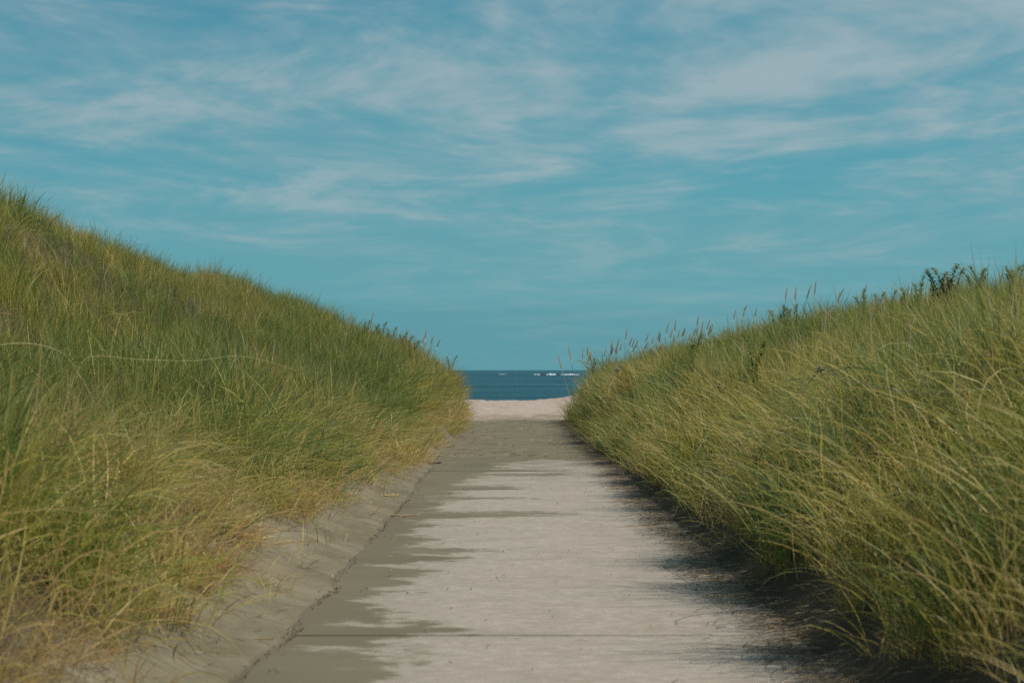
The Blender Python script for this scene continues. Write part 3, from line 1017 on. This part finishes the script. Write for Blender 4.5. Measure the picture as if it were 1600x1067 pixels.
def goldenrod(px, ytop, ybase, label, group, lean=0.0, hmax=1.5, rz=None):
    d = ray_to_crest(px) - 0.25 if ybase is None else ray_to_canopy(px, ybase)
    x = (px - 800) / F * d
    z0 = float(G(x, d))
    H = float(np.clip((0.14 if px > 1200 else 0.06) + EYE + (578.5 - ytop) / F * d - z0, 0.8, hmax + 0.2))
    o = link(bpy.data.objects.new('goldenrod_plant', None))
    o.location = (x, d, z0)
    o.rotation_euler = (r_p.normal(0, .05), lean + r_p.normal(0, .05), r_p.uniform(0, 6.28) if rz is None else rz)
    wd = r_p.uniform(1.15, 1.6)
    o.scale = (wd, wd, H)
    for nm, me_ in ROD[r_p.integers(0, 4)]:
        link(bpy.data.objects.new(nm, me_), o)
    tag(o, label, 'plant', group)


for i, (px, yt) in enumerate([(1214, 489), (1226, 485), (1243, 484), (1353, 461), (1368, 464), (1391, 461), (1415, 460), (1436, 440), (1460, 432), (1469, 437), (1486, 425), (1494, 431), (1521, 430), (1529, 426), (1580, 427), (1595, 419)]):
    goldenrod(px, yt, None, ordinal(i + 1) + ' dark leafy plant along the right skyline, counting from the sea', 'dark leafy plants on the right skyline')
goldenrod(1077, 521, 566, 'tall solitary dark leafy plant with nodding tip above the right dune grass', 'leafy plants in the right dune grass', .03, 1.6, 0.3)
goldenrod(1179, 524, 560, 'leafy plant half sunk in grass, right dune, beyond the solitary tall one', 'leafy plants in the right dune grass')
goldenrod(926, 558, None, 'small dark leafy plant at the seaward tip of the right dune', 'leafy plants in the right dune grass')
for i, (px, yt, ln) in enumerate([(573, 514, -.05), (586, 521, .05), (598, 505, 0), (611, 511, .12), (623, 519, .15), (633, 525, .15), (645, 535, .12)]):
    goldenrod(px, yt, None, ordinal(i + 1) + ' leafy plant in the left skyline cluster, counting towards the sea', 'leafy plants clustered on the left skyline', ln, 1.6, r_p.normal(0, .4))
goldenrod(702, 556, None, 'single leafy plant at the seaward end of the left dune', 'leafy plants clustered on the left skyline', .05)


# ---- a low dark broad-leaved weed in the right bank
def weed(px, py, label):
    d = ray_to_canopy(px, py) - 0.35
    x = (px - 800) / F * d
    z0 = EYE + (578.5 - py) / F * d - 0.2
    r = np.random.default_rng(9)
    o = link(bpy.data.objects.new('leafy_weed', None))
    o.location = (x, d, z0)
    ps = []; lv = []
    for k in range(6):
        a = r.uniform(0, 6.28); h = np.array([math.cos(a), math.sin(a), 0])
        t = np.linspace(0, 1, 6)[:, None]
        pts = h * 0.12 * t ** 1.3 + np.array([0, 0, 0.26]) * t * r.uniform(.7, 1.1)
        ps.append(tube(pts, np.linspace(.004, .0015, 6), 4))
        for j in range(9):
            u = 0.25 + 0.75 * j / 8
            p0 = np.array([np.interp(u, t[:, 0], pts[:, q]) for q in range(3)])
            b = j * 2.4 + k; g = np.array([math.cos(b), math.sin(b), .5]); g /= np.linalg.norm(g)
            sd = np.array([-math.sin(b), math.cos(b), 0]) * 0.013
            L = 0.055 * r.uniform(.8, 1.2)
            lv.append((np.array([p0, p0 + g * L * .5 - sd, p0 + g * L, p0 + g * L * .5 + sd]), [(0, 1, 2, 3)]))
    v, f = join(ps); link(bpy.data.objects.new('stem', mesh_from('stem', v, f, GSTEM)), o)
    v, f = join(lv); link(bpy.data.objects.new('leaves', mesh_from('leaves', v, f, GLEAF, False)), o)
    tag(o, label, 'plant')


weed(1178, 700, 'low dark bushy weed poking from the right bank grass above the path')

# ---- fresh green tufts at the rim of the left bank
for (px, py, d, sd, label) in ((345, 880, 13.6, 3, 'bright green grass sprig hanging over the sand, nearest on the left bank'),
                               (440, 772, 17.5, 5, 'bright green grass tuft at the left grass edge, farther up the path')):
    p0 = at(px, py, d)
    me = tuft_mesh('green_tuft', 900 + sd, n=16, lmin=.25, lmax=.5, width=.010, th0=(R(5), R(50)), th1=(R(60), R(140)), azsd=1.2, spread=.03, tone_lo=.35, tone_hi=.7, seg=6)
    o = link(bpy.data.objects.new('green_tuft', me))
    o.location = (p0[0], d, float(G(p0[0], d)) + 0.02)
    tag(o, label, 'grass tuft', 'green tufts on the left bank')


# ---- long bent stems lying over the grass
def bent(name, cps, rad, mat, label, cat, head=None):
    P3 = np.array([at(*c_) for c_ in cps])
    n = 40
    u = np.linspace(0, len(P3) - 1, n)
    out_ = []
    for t in u:                                         # Catmull-Rom through the points
        i = min(int(t), len(P3) - 2); f_ = t - i
        p0, p1, p2, p3 = P3[max(i - 1, 0)], P3[i], P3[i + 1], P3[min(i + 2, len(P3) - 1)]
        out_.append(0.5 * ((2 * p1) + (-p0 + p2) * f_ + (2 * p0 - 5 * p1 + 4 * p2 - p3) * f_ ** 2 + (-p0 + 3 * p1 - 3 * p2 + p3) * f_ ** 3))
    out_ = np.array(out_)
    base = out_[0].copy()
    v, f = tube(out_ - base, np.linspace(rad, rad * 0.55, n), 5)
    o = link(bpy.data.objects.new(name, None)); o.location = base
    link(bpy.data.objects.new('stem', mesh_from('stem', v, f, mat)), o)
    if head is not None:
        i, size = head
        r = np.random.default_rng(3)
        parts = []
        for _ in range(26):
            dd = r.normal(0, 1, 3); dd /= np.linalg.norm(dd)
            c0 = out_[i] - base + dd * size * .2
            q = np.array([c0, c0 + dd * size * .5, c0 + dd * size])
            parts.append(tube(q, [size * .05, size * .12, size * .03], 4))
        v, f = join(parts)
        link(bpy.data.objects.new('dead_flower_head', mesh_from('dead_flower_head', v, f, mat)), o)
    tag(o, label, cat)


bent('bent_grass_stem', [(-30, 545, 11.5), (20, 537, 11.6), (60, 539, 11.8), (95, 551, 12), (120, 575, 12.1)], .0022, STEM, 'pale stem bowed over the grass at the photo\'s left edge', 'grass stem')
bent('bent_grass_stem', [(120, 590, 12.5), (140, 558, 12.6), (220, 562, 12.9), (303, 564, 13.3), (379, 557, 13.8), (462, 578, 14.2)], .0014, STEM, 'very long thin pale stem lying level across the left dune grass', 'grass stem')
bent('dead_stalk', [(1262, 600, 16), (1274, 586, 15.6), (1285, 577, 15.2), (1313, 590, 14.5), (1347, 600, 13.6), (1399, 611, 12.6), (1473, 614, 11.6), (1541, 606, 10.6), (1612, 590, 9.8)], .0036, DEADM, 'long grey dead stalk bent level across the right dune grass', 'dead stalk', (9, .035))
dh = ray_to_canopy(965, 592)
bent('dead_flower_stalk', [(983, 606, dh), (975, 592, dh - .1), (965, 578, dh - .2)], .004, DEADM, 'grey dead flower head on a leaning stalk, seaward end of right dune', 'dead flower', (38, .055))

# ---- scraps on the path
def scrap(name, px, py, length, ang, rad, mat, label, cat, branches=0, seed=1, count=1):
    d = EYE * F / (py - 578.5)
    x = (px - 800) / F * d
    z = max(float(G(x, d)), 0.004 if (x > -1.2 and d < 34.3) else -9) + rad
    r = np.random.default_rng(seed)
    parts = []
    for c_ in range(count):
        a = ang + (r.normal(0, .5) if count > 1 else 0)
        off = r.normal(0, .07, 2) if count > 1 else np.zeros(2)
        L = length * (r.uniform(.5, 1.1) if count > 1 else 1)
        t = np.linspace(-.5, .5, 9)
        cv = r.normal(0, .12) * L
        pts = np.column_stack([t * L * math.cos(a) - cv * t * t * 2 * math.sin(a) + off[0], t * L * math.sin(a) + cv * t * t * 2 * math.cos(a) + off[1], 0.012 * np.abs(t) * r.uniform(.3, 2) + 0.004 * c_])
        parts.append(tube(pts, rad * np.linspace(1, .5, 9), 5))
        for b in range(branches):
            i = r.integers(2, 7); a2 = a + r.choice([-1, 1]) * r.uniform(.5, 1.0)
            q = pts[i] + np.linspace(0, 1, 4)[:, None] * np.array([math.cos(a2), math.sin(a2), .25]) * L * .3
            parts.append(tube(q, rad * np.linspace(.7, .3, 4), 4))
    v, f = join(parts)
    o = link(bpy.data.objects.new(name, mesh_from(name, v, f, mat)))
    o.location = (x, d, z)
    tag(o, label, cat)


scrap('dry_twig', 673, 727, .34, .2, .012, TWIG, 'small dark forked twig on the sand by the left grass', 'twig', 3, 2)
scrap('straw_wisp', 617, 806, .42, .1, .006, TAN, 'loose wisp of tan straw on the silt left of the concrete', 'straw', 0, 3, 9)
scrap('straw_wisp', 606, 783, .30, .6, .006, TAN, 'small bent straw wisp just beyond the larger tan wisp', 'straw', 0, 4, 5)
scrap('dry_straw', 482, 903, .20, -.35, .0045, TAN, 'orange straw lying beside the dark crack at the bank foot', 'straw', 0, 5)
scrap('dry_straw', 470, 890, .16, .1, .004, TAN, 'short pale straw just above the orange straw by the crack', 'straw', 0, 6)
scrap('dry_straw', 405, 1010, .22, 2.6, .004, TAN, 'thin straw on the bank sand nearest the camera', 'straw', 0, 7)
scrap('dry_straw', 528, 832, .20, .0, .004, TAN, 'thin level straw on the left bank sand, farther up', 'straw', 0, 8)


# ---- crumbs of dead plant matter: along the crack and thick along the right border
m, nt, bs, out = newmat('plant_litter')
tn = attr(nt, 'tone')
nt.links.new(ramp(nt, tn, [(0.0, (0.035, 0.026, 0.018)), (0.55, (0.12, 0.08, 0.045)), (0.85, (0.30, 0.22, 0.12)), (1.0, (0.45, 0.35, 0.2))]), bs.inputs['Base Color'])
bs.inputs['Roughness'].default_value = 0.9
LIT = m


def litter(name, x, y, ang, L, W, tone, label):
    n = len(x)
    r = np.random.default_rng(8)
    z = np.maximum(G(x, y), np.where((x > crack_x(y)) & (y < 34.2), 0.003, -9)) + 0.003
    dx = np.cos(ang) * L / 2; dy = np.sin(ang) * L / 2
    sx_ = -np.sin(ang) * W / 2; sy_ = np.cos(ang) * W / 2
    h = r.uniform(0.0, 0.016, n); mid = r.uniform(.002, .014, n)
    cv = r.normal(0, .12, n) * L
    V = np.empty((n, 6, 3))
    for k, (t, zz, c_) in enumerate(((-1, 0 * h, 0), (0, mid, 1), (1, h, 0))):
        cx = x + dx * t - np.sin(ang) * cv * c_; cy = y + dy * t + np.cos(ang) * cv * c_
        V[:, 2 * k] = np.column_stack([cx - sx_, cy - sy_, z + zz])
        V[:, 2 * k + 1] = np.column_stack([cx + sx_, cy + sy_, z + zz + W * .3])
    b = np.arange(n)[:, None] * 6
    Fq = np.concatenate([b + np.array([[0, 1, 3, 2]]), b + np.array([[2, 3, 5, 4]])])
    me = mesh_from(name, V.reshape(-1, 3), Fq, LIT, False)
    fattr(me, 'tone', np.repeat(tone, 6))
    o = link(bpy.data.objects.new(name, me))
    tag(o, label, 'litter', kind='stuff')


r = np.random.default_rng(21)
n = 2200
y = r.uniform(5, 36, n)
w_ = 0.30 + 0.7 * vnoise(y * 0.9, y * 0 + .5, 301)
k_ = r.random(n) < w_ * (1 - 0.6 * sstep(18, 30, y))
y = y[k_]; n = len(y)
x = crack_x(y) + r.normal(0, 0.016, n) + (r.random(n) < .12) * r.normal(0, .10, n)
litter('plant_litter', x, y, r.normal(1.45, .7, n), r.uniform(.006, .035, n), r.uniform(.003, .009, n), r.random(n) ** 2 * .8, 'dark line of plant crumbs along the crack beside the left bank')
n = 8000
y = 4.5 + 54 * r.random(n) ** 1.25
x = 1.62 + 0.16 * fbm(y * 0.8, y * 0 + .5, 302, 3) - np.abs(r.normal(0, .17, n)) + (r.random(n) < .4) * r.uniform(0, .4, n)
x = x + 0.12 * sstep(30, 50, y)
litter('plant_litter', x, y, r.normal(0, .45, n), r.uniform(.03, .22, n), r.uniform(.003, .007, n), r.random(n) ** 0.9, 'brown dead straw strewn along the path under the right bank grass')
n = 1500
y = r.uniform(6, 58, n)
x = -(left_edge(y) - np.abs(r.normal(0, .22, n)))
xb = r.uniform(-2.0, 1.6, 900); yb_ = np.where(r.random(900) < .55, 6 + 30 * r.random(900), r.uniform(34, 62, 900))
x = np.concatenate([x, xb]); y = np.concatenate([y, yb_])
ln = np.concatenate([r.uniform(.03, .18, n), np.where(yb_ > 34, 3.0, 1.0) * r.uniform(.008, .05, 900)]); wd_ = np.concatenate([r.uniform(.003, .006, n), np.where(yb_ > 34, 3.0, 1.0) * r.uniform(.003, .008, 900)])
n = len(x)
litter('plant_litter', x, y, r.normal(-.3, .9, n), ln, wd_, .1 + .9 * r.random(n), 'pale straw strewn at the foot of the left grass')
